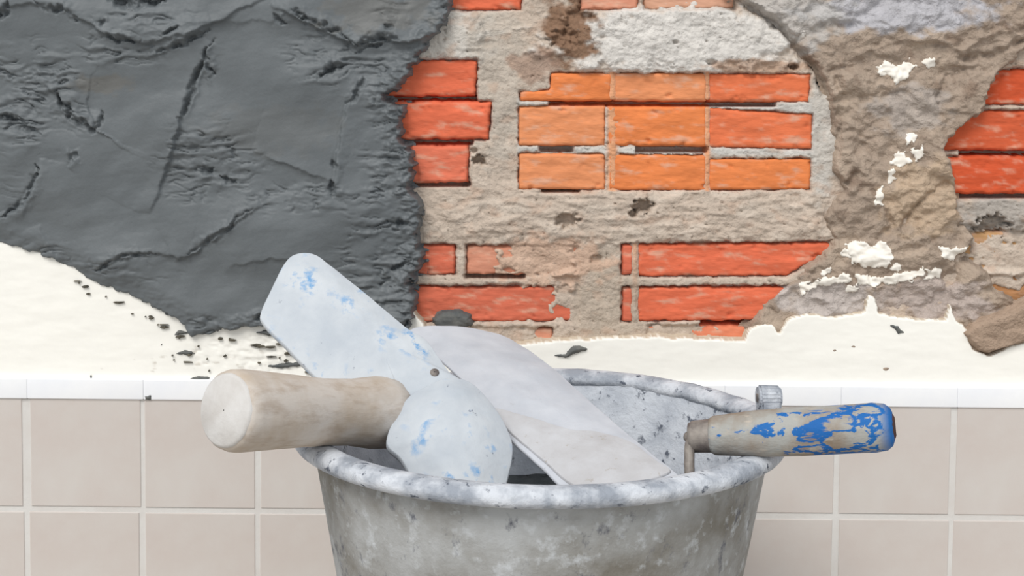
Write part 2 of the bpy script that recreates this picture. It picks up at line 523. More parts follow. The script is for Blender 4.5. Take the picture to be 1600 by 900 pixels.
def plaster_h(U, V):
    wU = U + 14 * fbm(U / 60, V / 60, 50, 3); wV = V + 14 * fbm(U / 60, V / 60, 53, 3)
    H = 10 + 5.0 * fbm(wU / 120, wV / 90, 51, 4) + 1.6 * fbm(U / 24, V / 18, 52, 4)
    # facets: broken planes
    f = np.abs(fbm(wU / 95 + wV / 140, wV / 80 - wU / 160, 54, 3)); H += 9 * (f - 0.15)
    low = blot(U, V, 1390, 330, 110, 120, 55, .4); H += 2.5 * low * fbm(U / 34, V / 60, 56, 4)
    H += 3.0 * sstep(70, 20, V + 10 * fbm(U / 40, V / 40, 57)) * sstep(1190, 1260, U)
    for pts, A, w in (([(1290, 70), (1340, 85), (1420, 60), (1500, 75), (1600, 30)], 5, 30),
                      ([(1480, 140), (1462, 190), (1470, 235), (1440, 270), (1410, 320)], 5, 45),
                      ([(1500, 300), (1450, 345), (1400, 372), (1330, 380)], 5, 34),
                      ([(1560, 395), (1500, 440), (1470, 470)], 6, 40),
                      ([(1600, 96), (1520, 130), (1470, 175)], 6, 40),
                      ([(1310, 90), (1320, 180), (1308, 260), (1330, 310)], 4, 40)):
        d, al = line_dist(wU, wV, pts)
        H += A * np.sin(np.pi * np.clip(al, .02, .98)) ** .6 * np.where(d > 0, np.exp(-d / w), np.exp(d / 5))
    r1 = 1 - np.abs(fbm(wU / 58 + 3, wV / 46, 151, 4)) * 3.2; H += 2.6 * r1
    H += 2.6 * fbm(wU / 30, wV / 16, 152, 4)
    for pts, w, dp in (([(1300, 110), (1316, 150), (1312, 200), (1304, 240)], 6, 4), ([(1276, 345), (1300, 318), (1322, 292), (1336, 270)], 6, 8),
                       ([(1372, 376), (1392, 350), (1384, 330)], 6, 5), ([(1480, 285), (1440, 310), (1415, 345), (1408, 370)], 5, 6),
                       ([(1520, 385), (1498, 410), (1490, 440), (1462, 475)], 6, 7), ([(1545, 350), (1510, 345), (1500, 352)], 5, 6),
                       ([(1330, 170), (1360, 150), (1400, 152)], 6, 4), ([(1470, 180), (1464, 150), (1480, 122), (1520, 112)], 5, 5),
                       ([(1500, 92), (1560, 84), (1610, 56)], 5, 6), ([(1250, 60), (1290, 42), (1330, 38)], 8, 5), ([(1335, 240), (1345, 205), (1380, 190)], 6, 3)):
        d, al = line_dist(U + 5 * fbm(U / 12, V / 12, 153, 3), V + 5 * fbm(U / 12, V / 12, 154, 3), pts)
        H -= dp * np.exp(-(d / w) ** 2) * (.8 + .6 * fbm(U / 16, V / 16, 155, 2))
    H = H - 5.0 * sstep(400, 470, V)
    return np.clip(H, 3.5, 22)


def plaster_fn(U, V):
    s = poly_sdf(U, V, PLASTER) + 9 * fbm(U / 34, V / 30, 58, 4) + 3 * fbm(U / 9, V / 9, 59, 2)
    H = plaster_h(U, V)
    t = sstep(-4, 7, s); H = H * t - 2 * (1 - t)
    c = np.broadcast_to(np.array(lin(164, 147, 132)), U.shape + (3,)).copy()

    def lay(mask, colr):
        nonlocal c
        mm = mask[..., None]; c = c * (1 - mm) + np.array(colr) * mm
    lay(sstep(-.1, .5, fbm(U / 70, V / 60, 61, 4)) * .8, lin(180, 162, 145))
    lay(sstep(.1, .5, fbm(U / 40, V / 50, 62, 4)) * .7, lin(132, 112, 97))
    lay(sstep(.3, .5, fbm(U / 9, V / 8, 261, 3)) * .35, lin(120, 104, 92))
    lay(blot(U, V, 1400, 18, 160, 34, 63, .6), lin(180, 178, 182))
    lay(blot(U, V, 1230, 30, 90, 50, 64, .6) * .8, lin(186, 182, 178))
    lay(blot(U, V, 1420, 170, 60, 40, 65, .8) * .5, lin(176, 170, 166))
    lay(blot(U, V, 1300, 470, 80, 36, 66, .7), lin(190, 180, 174))
    lay(blot(U, V, 1460, 470, 90, 40, 67, .7), lin(182, 168, 160))
    lay(blot(U, V, 1440, 310, 70, 60, 68, .7) * .6, lin(196, 172, 146))
    return H, s > -7, c


o = field('old_plaster', 1080, 1850, -240, 600, 2.0, 8.0, plaster_fn, M_plaster, wall)
tag(o, 'crumbling brown-grey render broken away around the bricks')

# ------------------------------------------------------------------ white painted plaster above the tiles
WHITE = [(-260, 300), (0, 372), (60, 392), (200, 440), (300, 470), (640, 480), (690, 545), (800, 538), (860, 533), (1000, 526), (1090, 529),
         (1164, 533), (1172, 514), (1192, 503), (1206, 507), (1216, 520), (1234, 498), (1262, 490), (1310, 496), (1350, 488),
         (1358, 462), (1368, 466), (1374, 490), (1420, 498), (1478, 500), (1486, 478), (1494, 500), (1512, 516), (1520, 546),
         (1546, 556), (1570, 545), (1610, 532), (1700, 520), (1850, 500), (1850, 640), (-260, 640)]


def white_fn(U, V):
    s = poly_sdf(U, V, WHITE) + 5 * fbm(U / 22, V / 16, 70, 5, .6)
    H = 12.5 + 0.7 * fbm(U / 160, V / 60, 71, 3) + 0.25 * fbm(U / 40, V / 14, 72, 3)
    H -= 1.3 * blot(U, V, 480, 545, 150, 34, 73, 1.1) * (fbm(U / 14, V / 8, 74, 3) + .4)
    H = H - 0.7 * (1 - sstep(0, 2.5, s)) - 14 * sstep(0.5, -2.5, s)
    c = np.broadcast_to(np.array(lin(248, 246, 239)), U.shape + (3,)).copy()
    k = (blot(U, V, 420, 560, 200, 30, 75, 1.2) * sstep(.25, .5, fbm(U / 22, V / 9, 76, 4)))[..., None] * .7
    c = c * (1 - k) + np.array(lin(200, 192, 180)) * k
    fr = sstep(1.6, 0.2, s)[..., None]                     # the broken edge shows bare plaster
    c = c * (1 - fr) + np.array(lin(196, 180, 160)) * fr
    return H, s > -5, c


o = field('white_plaster', -250, 1850, 296, 624, 2.0, 12.5, white_fn, M_white, wall)
tag(o, 'band of cream-white painted plaster with a chipped upper edge')

# loose chunk of plaster hanging over the white band
CHUNK = [(1508, 522), (1530, 502), (1572, 488), (1640, 462), (1850, 430), (1850, 505), (1640, 528), (1590, 540), (1548, 553), (1530, 550), (1518, 538)]


def chunk_fn(U, V):
    s = poly_sdf(U, V, CHUNK) + 2.5 * fbm(U / 16, V / 14, 77, 3)
    H = 17 + 2.0 * fbm(U / 40, V / 20, 78, 4) + 0.05 * np.clip(540 - V, 0, 60)
    H = H * sstep(-5, 5, s) + 4 * (1 - sstep(-5, 5, s))
    c = np.broadcast_to(np.array(lin(168, 146, 128)), U.shape + (3,)).copy()
    return H, s > -6, c


tag(field('plaster_chunk', 1500, 1850, 420, 560, 2.0, 17.0, chunk_fn, M_plaster, wall), 'brown-grey plaster chunk hanging over the white band')

# flakes of old white paint still stuck to the plaster
FLAKES = [([(1320, 382), (1345, 376), (1362, 384), (1382, 378), (1396, 400), (1384, 416), (1352, 418), (1330, 408)], 0.8),
          ([(1382, 96), (1400, 104), (1420, 92), (1428, 104), (1414, 122), (1398, 132), (1388, 118), (1372, 112)], 0.6),
          ([(1440, 92), (1456, 90), (1462, 104), (1446, 106)], 0.5),
          ([(1398, 240), (1412, 234), (1420, 250), (1404, 262), (1392, 254)], 0.5),
          ([(1420, 232), (1440, 230), (1446, 240), (1428, 252)], 0.5), ([(1366, 296), (1376, 292), (1378, 320), (1368, 318)], 0.5),
          ([(1384, 268), (1394, 264), (1398, 280), (1386, 284)], 0.5),
          ([(1250, 446), (1286, 434), (1330, 428), (1330, 440), (1280, 446), (1256, 460)], 0.8),
          ([(1336, 430), (1380, 432), (1420, 424), (1440, 418), (1448, 426), (1420, 440), (1370, 446), (1340, 442)], 0.8),
          ([(1446, 420), (1476, 420), (1470, 434), (1448, 436)], 0.7),
          ([(1466, 384), (1490, 388), (1512, 384), (1500, 400), (1480, 406), (1468, 398)], 0.7),
          ([(1280, 424), (1296, 418), (1298, 428), (1284, 432)], 0.6), ([(1330, 402), (1312, 400), (1318, 388), (1330, 390)], 0.6),
          ([(1412, 212), (1428, 206), (1432, 218), (1416, 224)], 0.5), ([(1368, 104), (1378, 100), (1386, 112), (1376, 118)], 0.5),
          ([(1326, 446), (1344, 450), (1340, 460), (1324, 456)], 0.5), ([(1396, 410), (1410, 414), (1404, 424), (1392, 420)], 0.5)]
for k, (pts, th) in enumerate(FLAKES):
    xs = [p[0] for p in pts]; ys = [p[1] for p in pts]

    def ff(U, V, pts=pts, th=th, k=k):
        s = poly_sdf(U, V, pts) + 10 * fbm(U / 13, V / 11, 200 + k, 5, .65)
        H = plaster_h(U, V) + th * 2.2
        H = H - 5 * sstep(0.5, -2.5, s)
        c = np.broadcast_to(np.array(lin(246, 240, 230)), U.shape + (3,)).copy()
        return H, s > -2.5, c
    field('paint_flake', min(xs) - 8, max(xs) + 8, min(ys) - 8, max(ys) + 8, 2.0, 9.0, ff, M_white, wall)

# ------------------------------------------------------------------ fresh dark cement coat
CEMENT = [(-260, -240), (712, -240), (708, -20), (698, 42), (664, 78), (648, 104), (624, 140), (604, 152), (634, 166),
          (628, 214), (650, 240), (644, 290), (664, 326), (655, 372), (664, 412), (646, 446), (654, 478), (640, 516),
          (560, 524), (470, 512), (404, 516), (345, 522), (296, 534), (274, 506), (232, 484), (196, 466), (150, 452), (118, 432), (84, 414),
          (40, 398), (0, 388), (-80, 372), (-260, 350)]
RIDGES = [  # polyline, height, decay, groove   (raised on the left of travel)
    ([(232, 336), (250, 290), (268, 240), (284, 180), (300, 125), (332, 66)], 5.5, 60, 2.5),
    ([(332, 66), (318, 92), (322, 118), (340, 106)], 3, 10, 2),
    ([(-20, 24), (40, 2), (92, 16), (140, 36), (182, 58), (236, 66), (300, 52), (352, 30), (420, -8)], 6, 55, 3),
    ([(230, 88), (260, 78), (300, 56), (336, 42)], 4, 22, 2),
    ([(425, 6), (452, 22), (500, 44), (552, 70), (596, 66), (640, 66), (690, 48), (740, 30)], 10, 70, 5),
    ([(70, 130), (92, 150), (104, 176), (126, 188), (148, 202), (160, 178)], 5, 30, 4),
    ([(64, 246), (58, 276), (44, 304), (18, 330), (-10, 344)], 5, 40, 3),
    ([(272, 408), (316, 386), (352, 362), (380, 336), (408, 318)], 5, 50, 2.5),
    ([(140, 424), (186, 404), (222, 396), (262, 398), (300, 404)], 4, 40, 2),
    ([(500, 120), (520, 104), (546, 100)], 3, 16, 4),
    ([(566, 118), (548, 156), (536, 204), (526, 262), (522, 308)], 4.5, 40, 2.5),
    ([(392, 236), (440, 252), (490, 272), (530, 286)], 3.5, 55, 0),
    ([(180, 60), (330, 34), (480, 30)], 2, 60, 0),
    ([(-20, 180), (20, 186), (50, 204), (70, 206)], 3, 14, 3),
    ([(112, 236), (118, 252), (108, 262)], 3, 8, 3),
    ([(350, 420), (400, 405), (470, 402), (540, 412)], 2.5, 40, 0),
    ([(90, 412), (70, 376), (60, 352)], 2, 30, 0),
]


CRACKS = [  # polyline, half width px, depth mm
    ([(456, 14), (474, 26), (500, 40), (530, 50), (556, 70)], 4.0, 8), ([(556, 71), (580, 64), (612, 60), (626, 66)], 6, 11),
    ([(498, 122), (512, 110), (530, 102), (542, 98)], 5, 9), ([(542, 162), (556, 150), (562, 134), (566, 118)], 4, 7), ([(430, 20), (440, 34), (448, 36)], 4, 6),
    ([(164, -2), (196, 4), (230, 2), (258, 4)], 7, 10), ([(56, 4), (76, 14), (92, 14), (110, 20), (126, 32)], 4.5, 9), ([(-6, 26), (8, 18), (14, 4)], 5, 9),
    ([(156, 54), (178, 60), (200, 60), (222, 66)], 3.5, 6), ([(248, 82), (274, 74), (298, 62), (330, 46)], 3.5, 7), ([(252, 56), (270, 48), (286, 42)], 2.5, 5),
    ([(334, 62), (322, 82), (310, 108), (300, 136), (290, 164), (282, 186)], 3.5, 7), ([(322, 86), (326, 108), (336, 116)], 4, 7),
    ([(86, 140), (94, 160), (108, 172), (116, 186), (132, 194), (146, 202), (160, 176)], 4.5, 9), ([(-6, 176), (18, 186), (40, 202), (64, 208)], 4, 7),
    ([(344, 277), (356, 282), (368, 288)], 4.5, 9), ([(310, 262), (324, 270), (332, 262)], 3, 5), ([(60, 254), (58, 274), (46, 300), (22, 328), (-4, 342)], 4.5, 7),
    ([(520, 250), (524, 266)], 4, 6), ([(520, 284), (518, 306)], 5, 6), ([(112, 250), (120, 240)], 5, 7), ([(292, 398), (318, 382), (348, 364), (374, 340), (398, 324)], 3.2, 5),
    ([(150, 424), (176, 406), (206, 398), (244, 398)], 3.5, 5), ([(396, 500), (404, 498), (416, 498)], 4, 9), ([(612, 420), (630, 414), (648, 404)], 4, 7),
    ([(600, 150), (614, 160), (628, 176)], 4, 6), ([(605, 345), (628, 352), (650, 346)], 4, 6), ([(160, 32), (164, 42)], 4, 7), ([(600, 40), (616, 44)], 4, 6),
]


def cement_fn(U, V):
    s = poly_sdf(U, V, CEMENT) + 12 * fbm(U / 24, V / 13, 81, 4) * sstep(380, 560, U) + 7 * fbm(U / 18, V / 12, 82, 4)
    wU = U + 7 * fbm(U / 26, V / 26, 83, 3); wV = V + 7 * fbm(U / 26, V / 26, 84, 3)
    H = 19 + 7.5 * fbm(U / 210, V / 150, 85, 2) + 1.6 * fbm(U / 70 + V / 160, V / 60, 185, 2)
    for pts, A, w, g in RIDGES:
        d, al = line_dist(wU, wV, pts)
        tp = np.sin(np.pi * np.clip(al, .0, 1)) ** .5
        H += A * tp * np.where(d > 0, np.exp(-d / w), np.exp(d / 4.0))
        H -= g * .5 * tp * np.exp(-((d + 3.0) / 3.5) ** 2)
    wr = np.zeros(U.shape)
    for (x, y, rx, ry, a) in ((40, 150, 100, 80, 1.0), (325, 255, 80, 64, .9), (600, 420, 70, 100, .9), (205, 420, 110, 30, .5), (610, 130, 50, 80, .7),
                              (470, 310, 130, 26, .7), (190, 75, 80, 36, .7), (530, 90, 90, 50, .7), (610, 260, 50, 90, .8), (20, 300, 60, 60, .3),
                              (60, 400, 90, 30, .6), (620, 20, 70, 40, .4), (340, 510, 160, 20, .6), (230, 30, 90, 24, .6)):
        wr = np.maximum(wr, a * np.exp(-((U - x) / rx) ** 2 - ((V - y) / ry) ** 2))
    wx = U + 16 * fbm(U / 50, V / 50, 183, 2); wy = V + 10 * fbm(U / 44, V / 44, 184, 3)
    q = perlin(wx / 44, wy / 9.5, 86); q2 = fbm(wx / 26, wy / 16, 87, 3)
    gate = sstep(.1, .75, wr) * sstep(-.35, .15, fbm(U / 60, V / 40, 187, 3))
    H += gate * (2.6 * q + 1.6 * q2)
    H -= gate * 3.4 * sstep(.16, .0, np.abs(q + .12)) * sstep(-.1, .35, perlin(wx / 30, wy / 22, 188) + .2)
    rough = sstep(.25, .8, wr) * sstep(-.1, .3, fbm(U / 36, V / 30, 189, 3))
    H += rough * 2.0 * fbm(U / 13, V / 9, 190, 3)
    H += 0.35 * fbm(U / 70 + V / 40, V / 24, 89, 3)
    cU = U + 8 * fbm(U / 17, V / 17, 191, 4); cV = V + 8 * fbm(U / 17, V / 17, 192, 4)
    cn = fbm(U / 10, V / 10, 193, 2); cm = fbm(U / 22, V / 22, 194, 3)
    for pts, w, dp in CRACKS:
        d, al = line_dist(cU, cV, pts)
        ww = w * (.2 + .85 * np.sin(np.pi * np.clip(al, 0, 1)) + .75 * cn)
        H -= dp * np.clip(.75 + 1.1 * cm, .1, 1.3) * np.exp(-(d / np.maximum(ww, .8)) ** 2) * (np.sin(np.pi * np.clip(al, .03, .97)) ** .35)
        H += 1.6 * np.exp(-((d - 2.2 * w) / (1.3 * w)) ** 2) * np.sin(np.pi * np.clip(al, 0, 1)) * (1 + cm)
    lo = sstep(430, 300, U + 30 * fbm(U / 50, V / 50, 90))
    H += 3.5 * np.exp(-((s - 16) / 13) ** 2) * (1 - lo) * (1 + fbm(U / 16, V / 9, 91, 3))
    H -= 4.5 * lo * sstep(40, 0, s)
    t = sstep(-2, 8, s); H = H * t
    c = np.broadcast_to(np.array(lin(97, 102, 105)), U.shape + (3,)).copy()
    k = sstep(-.2, .5, fbm(U / 110, V / 80, 92, 4))[..., None] * .5
    c = c * (1 - k) + np.array(lin(108, 113, 116)) * k
    k = (blot(U, V, 160, 130, 50, 18, 93, .8)[..., None] * .5 + blot(U, V, 430, 200, 110, 40, 94, .8)[..., None] * .15 + blot(U, V, 590, 20, 90, 30, 95, .8)[..., None] * .4)
    c = c * (1 - k) + np.array(lin(106, 102, 95)) * k
    return H, s > -4, c


o = field('cement_coat', -250, 740, -240, 560, 1.6, 19.0, cement_fn, M_cement, wall)
tag(o, 'fresh dark grey cement coat trowelled over the wall in ridged strokes')

# dabs and splashes of cement on the white band and bricks
DABS = [([(676, 500), (690, 488), (716, 486), (734, 494), (738, 508), (714, 516), (684, 514)], 6),
        ([(866, 556), (884, 553), (894, 541), (904, 540), (922, 546), (902, 552), (884, 560)], 13.6),
        ([(272, 553), (288, 547), (306, 552), (292, 556)], 13.4), ([(290, 593), (308, 588), (330, 590), (322, 597), (296, 598)], 13.6),
        ([(410, 572), (440, 568), (470, 566), (474, 572), (440, 576)], 13.6),
        ([(140, 587), (143, 586), (144, 594), (141, 595)], 13.6), ([(224, 618), (236, 617), (238, 625), (226, 626)], 17),
        ([(198, 604), (203, 603), (204, 611), (199, 613)], 16.2),
        ([(1388, 506), (1404, 510), (1414, 520), (1404, 522)], 13.4), ([(250, 540), (280, 516), (300, 520), (268, 526)], 13.4),
        ([(400, 520), (420, 515), (450, 520), (420, 526)], 14)]
for k, (pts, h0) in enumerate(DABS):
    xs = [p[0] for p in pts]; ys = [p[1] for p in pts]

    def df(U, V, pts=pts, h0=h0, k=k):
        s = poly_sdf(U, V, pts) + 2 * fbm(U / 8, V / 6, 220 + k, 3)
        H = h0 + 2.2 * sstep(0, 7, s) + 0.8 * fbm(U / 10, V / 8, 230 + k, 3) - 6 * sstep(1, -2, s)
        return H, s > -2.5, None
    field('cement_dab', min(xs) - 5, max(xs) + 5, min(ys) - 5, max(ys) + 5, 1.5, h0, df, M_splat, wall)

# tiny specks spattered round the lower edge of the fresh cement
sv, sq = [], []
srng = np.random.default_rng(11)
for k in range(46):
    t = srng.random()
    px = 60 + 430 * t ** .45 + srng.normal(0, 12)
    edge = np.interp(px, [0, 84, 196, 274, 296, 345, 404, 470, 560], [388, 414, 466, 506, 534, 522, 516, 512, 524])
    py = edge + 6 + abs(srng.normal(0, 7 if px < 260 else 30))
    if py > 596: continue
    a = 1.5 + 9 * srng.random() ** 3; b_ = min(a, srng.uniform(1.0, 2.6)); base = len(sv)
    for j in range(8):
        an = j * math.pi / 4; f_ = srng.uniform(.6, 1.2)
        p = P(px + a * f_ * math.cos(an), py + b_ * f_ * math.sin(an), -.0118)
        sv.append(p); sv.append(Vector((p.x, -.0142, p.z)))
    cx_ = P(px, py, -.0152); sv.append(cx_)
    for j in range(8):
        n_ = (j + 1) % 8
        sq.append((base + 2 * j, base + 2 * n_, base + 2 * n_ + 1, base + 2 * j + 1)); sq.append((base + 2 * j + 1, base + 2 * n_ + 1, base + 16))
sme = bpy.data.meshes.new('cement_specks'); sme.from_pydata(sv, [], sq); sme.materials.append(simple('old_cement_speck', lin(112, 106, 92), lin(76, 74, 68), 90, .35, .65))
tag(link(bpy.data.objects.new('cement_specks', sme), wall), 'tiny dark cement specks on the white band', kind='stuff')

# ------------------------------------------------------------------ tiles, grout and the white edge tiles
TY = -0.0155                                    # tile faces
zt = P(800, 629, TY).z                          # top of the tiles
PIT = (P(1490, 700, TY).x - P(41, 700, TY).x) / 8
x0 = P(41, 720, TY).x - 3 * PIT
g = bpy.data.objects.new('grout', box_mesh('grout', (-0.78, TY + 0.0008, 0.0), (0.78, 0.03, zt - 0.001)))
g.data.materials.append(M_grout); link(g, wall)


def bevel_box(name, sx, sy, sz, bev, seg=2):
    bm = bmesh.new(); bmesh.ops.create_cube(bm, size=1.0)
    for v in bm.verts: v.co = Vector((v.co.x * sx, v.co.y * sy, v.co.z * sz))
    bmesh.ops.bevel(bm, geom=bm.edges[:], offset=bev, segments=seg, affect='EDGES', profile=.6)
    me = bpy.data.meshes.new(name); bm.to_mesh(me); bm.free()
    return me


GW = 0.0052
tile_me = bevel_box('tile', PIT - GW, 0.008, PIT - GW, 0.0007); tile_me.materials.append(M_tile)
rng = np.random.default_rng(3)
r = 0
while True:
    zc = zt - PIT * (r + .5) + GW * .5
    if zc - PIT / 2 < 0.0: break
    for k in range(14):
        t = bpy.data.objects.new('tile', tile_me)
        t.location = (x0 + PIT * (k + .5) + rng.normal(0, .0004), TY + 0.004 + rng.normal(0, .0001), zc + rng.normal(0, .0003))
        link(t, wall)
    r += 1
hcut = zt - PIT * r - GW * .5             # the cut row along the floor
if hcut > .012:
    cut_me = bevel_box('tile', PIT - GW, 0.008, hcut - .003, 0.0007); cut_me.materials.append(M_tile)
    for k in range(14):
        t = bpy.data.objects.new('tile', cut_me); t.location = (x0 + PIT * (k + .5), TY + .004, (hcut + .003) / 2); link(t, wall)
ze = P(800, 600, -0.019).z
edge_me = bevel_box('edge_tile', PIT, 0.02, ze - zt + 0.001, 0.0011, 3); edge_me.materials.append(M_edge)
for p in edge_me.polygons: p.use_smooth = True
for k in range(14):
    t = bpy.data.objects.new('edge_tile', edge_me)
    t.location = (x0 + PIT * (k + .5) + 0.002, -0.0070, (ze + zt) / 2)
    link(t, wall)

# ------------------------------------------------------------------ bucket
BC = Vector((P(844, 683, -0.27).x, -0.27, 0.0)); RIMZ = 0.28


def lathe_mesh(name, prof, n=96, jit=0.0, seed=0, closed=False):
    """prof: (radius, z) list revolved about z."""
    prof = np.array(prof, float); m = len(prof)
    th = np.linspace(0, 2 * np.pi, n, endpoint=False)
    R = prof[:, 0][:, None] + np.zeros((1, n)); Z = prof[:, 1][:, None] + np.zeros((1, n))
    if jit:
        nz = perlin(np.cos(th)[None, :] * 3 + R * 30, np.sin(th)[None, :] * 3 + Z * 40, seed)
        nz = nz + .5 * perlin(np.cos(th)[None, :] * 11 + R * 60, np.sin(th)[None, :] * 11 + Z * 90, seed + 5)
        k = np.where(R > 0.004, 1, 0); R = R + jit * nz * k; Z = Z + jit * .5 * nz * k
    v = np.stack([R * np.cos(th), R * np.sin(th), Z], -1).reshape(-1, 3)
    q = []
    rows = m if closed else m - 1
    for i in range(rows):
        a = i * n; b = ((i + 1) % m) * n
        for j in range(n):
            k = (j + 1) % n
            q.append((a + j, a + k, b + k, b + j))
    return np_mesh(name, v, q)


def part(name, me, mat, parent):
    o = bpy.data.objects.new(name, me); me.materials.append(mat); C.objects.link(o); o.parent = parent
    return o


def empty(name, loc):
    o = bpy.data.objects.new(name, None); o.location = loc; o.empty_display_size = .05; C.objects.link(o)
    return o


bucket = empty('bucket', BC)
tag(bucket, 'grey rubber mixing bucket with a thick mortar-crusted rim below the wall', 'bucket')
ro, rt = 0.1555, 0.110      # outer body radius at top and foot
body = [(0.0005, 0.0), (rt - .006, 0.0), (rt, .006), (rt + .3 * (ro - rt), .085), (rt + .65 * (ro - rt), .18), (ro, 0.268), (ro - .001, .2775),
        (ro - .004, .2775), (ro - .005, 0.262), (rt + .65 * (ro - rt) - .007, .18), (rt - .007, .012), (0.0005, .010)]
part('body', lathe_mesh('body', body, 96, 0.0008, 3), M_bucket, bucket)
rc, ra, rb = 0.1605, 0.0090, 0.0068
rim = [(rc + ra * math.cos(a) * (1.0 if math.cos(a) > 0 else 1.35), RIMZ - .006 + rb * math.sin(a)) for a in np.linspace(0, 2 * math.pi, 20, endpoint=False)]
part('rim', lathe_mesh('rim', rim, 160, 0.0014, 9, True), M_rim, bucket)
coat = [(ro - .0052, .2745), (ro - .0072, .262), (rt + .65 * (ro - rt) - .0100, .18), (rt - .0085, .03)]
part('mortar_coating', lathe_mesh('mortar_coating', coat, 96, 0.0006, 12), M_coat, bucket)


def lug_mesh():
    bm = bmesh.new()
    bmesh.ops.create_cone(bm, cap_ends=True, segments=20, radius1=.0105, radius2=.0095, depth=.018,
                          matrix=Matrix.Translation((0, 0, .020)) @ Matrix.Rotation(math.pi / 2, 4, 'X'))
    bmesh.ops.create_cube(bm, size=1, matrix=Matrix.Translation((0, 0, .008)) @ Matrix.Diagonal((.020, .016, .022, 1)))
    bmesh.ops.bevel(bm, geom=bm.edges[:], offset=.0018, segments=2, affect='EDGES')
    me = bpy.data.meshes.new('lug'); bm.to_mesh(me); bm.free()
    return me


LUG = lug_mesh(); LUG.materials.append(M_rim)
la = math.radians(6)
for sgn in (0, 1):
    a = la + math.pi * sgn
    o = bpy.data.objects.new('lug', LUG); C.objects.link(o); o.parent = bucket
    o.location = (rc * math.cos(a), rc * math.sin(a), RIMZ - .004 if sgn == 0 else RIMZ - .012)
    o.rotation_euler = (0, 0, a + math.pi / 2); o.scale = (.8, .9, .85)
    h = bpy.data.objects.new('handle_pin', bpy.data.meshes.get('handle_pin') or bevel_box('handle_pin', .007, .0195, .007, .001))  # added dark box standing in for the shaded hole in the lug
    if not h.data.materials: h.data.materials.append(M_steel)
    C.objects.link(h); h.parent = o; h.location = (0, 0, .0195)

# mortar left in the bucket, coloured darker for the shade under the blades
prof = [(0.0005, .2307)] + [(r_, .2307 + .001 * (i % 2)) for i, r_ in enumerate((.015, .03, .045, .06, .075, .09, .105, .118, .130))] + [(.1388, .2345), (.1290, .170), (.1, .06), (0.0005, .03)]
foot_xy = (0.076, -0.368)
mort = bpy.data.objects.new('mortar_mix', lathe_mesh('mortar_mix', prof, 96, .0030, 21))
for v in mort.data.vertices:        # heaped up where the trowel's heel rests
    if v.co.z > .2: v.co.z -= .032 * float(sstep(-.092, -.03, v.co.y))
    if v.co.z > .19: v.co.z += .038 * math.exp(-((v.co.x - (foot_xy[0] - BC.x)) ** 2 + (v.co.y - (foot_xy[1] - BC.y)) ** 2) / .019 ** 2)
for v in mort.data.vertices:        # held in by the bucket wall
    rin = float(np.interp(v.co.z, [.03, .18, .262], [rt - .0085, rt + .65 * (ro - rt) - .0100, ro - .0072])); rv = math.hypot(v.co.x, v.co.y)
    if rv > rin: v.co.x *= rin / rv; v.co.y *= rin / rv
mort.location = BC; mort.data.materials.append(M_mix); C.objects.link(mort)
tag(mort, 'lumpy mortar with shade-darkened grey colour lying inside the bucket under the tools', 'mortar')

# ------------------------------------------------------------------ tools
def smooth_outline(pts, n=8, closed=True):
    pts = [Vector(p) for p in pts]; m = len(pts); out = []
    for i in range(m):
        p0, p1, p2, p3 = pts[i - 1], pts[i], pts[(i + 1) % m], pts[(i + 2) % m]
        for k in range(n):
            t = k / n
            out.append(0.5 * ((2 * p1) + (p2 - p0) * t + (2 * p0 - 5 * p1 + 4 * p2 - p3) * t * t + (3 * p1 - p0 - 3 * p2 + p3) * t ** 3))
    return out


class Plane3:
    """a tool's own plane, through three photo points with known distance from the wall."""
    def __init__(s, a, b, c):
        s.o = P(*a); u = P(*b) - s.o; w = P(*c) - s.o
        s.n = u.cross(w).normalized()
        if s.n.y > 0: s.n = -s.n
        s.u = u.normalized(); s.w = s.n.cross(s.u)

    def hit(s, px, py):
        a = P(px, py, -.5); d = (a - CAM).normalized()
        return CAM + d * ((s.o - CAM).dot(s.n) / d.dot(s.n))


def plate(name, pl, pts, thick, mat, parent, bend=None, dome=0.0, n=6, lift=0.0, wob=0.0004, seed=0, ctr=None):
    """a forged plate cut to an outline on the plane: rounded edge, slight dome and hammer marks."""
    ring = smooth_outline([pl.hit(*p) for p in pts], n)
    R = np.array([((p - pl.o).dot(pl.u), (p - pl.o).dot(pl.w)) for p in ring])
    if ctr is None: c = R.mean(0)
    else:
        q = pl.hit(*ctr) - pl.o; c = np.array((q.dot(pl.u), q.dot(pl.w)))
    tops = list(np.linspace(0.002, .94, 22)) + [.955, .968, .978, .986]
    rows = [(t, thick) for t in tops] + [(.995, thick * .88), (1.0, thick * .6), (1.0, thick * .3), (.992, 0.0), (.97, 0.0), (.5, 0.0), (.002, 0.0)]
    V = []; org = parent.location
    for t, z in rows:
        X = c + (R - c) * t
        h = z + lift + dome * (1 - t * t) + wob * fbm(X[:, 0] / .022, X[:, 1] / .022, seed + 300, 3)
        if bend: h = h + bend(X[:, 0], X[:, 1])
        for k in range(len(R)):
            V.append(pl.o + pl.u * X[k, 0] + pl.w * X[k, 1] + pl.n * h[k] - org)
    m = len(R); Q = [(a * m + k, a * m + (k + 1) % m, (a + 1) * m + (k + 1) % m, (a + 1) * m + k) for a in range(len(rows) - 1) for k in range(m)]
    area = ((R[:, 0] * np.roll(R[:, 1], -1)) - (R[:, 1] * np.roll(R[:, 0], -1))).sum()
    if area > 0: Q = [q[::-1] for q in Q]
    me = np_mesh(name, [tuple(v) for v in V], Q); me.materials.append(mat)
    o = bpy.data.objects.new(name, me); C.objects.link(o); o.parent = parent
    return o


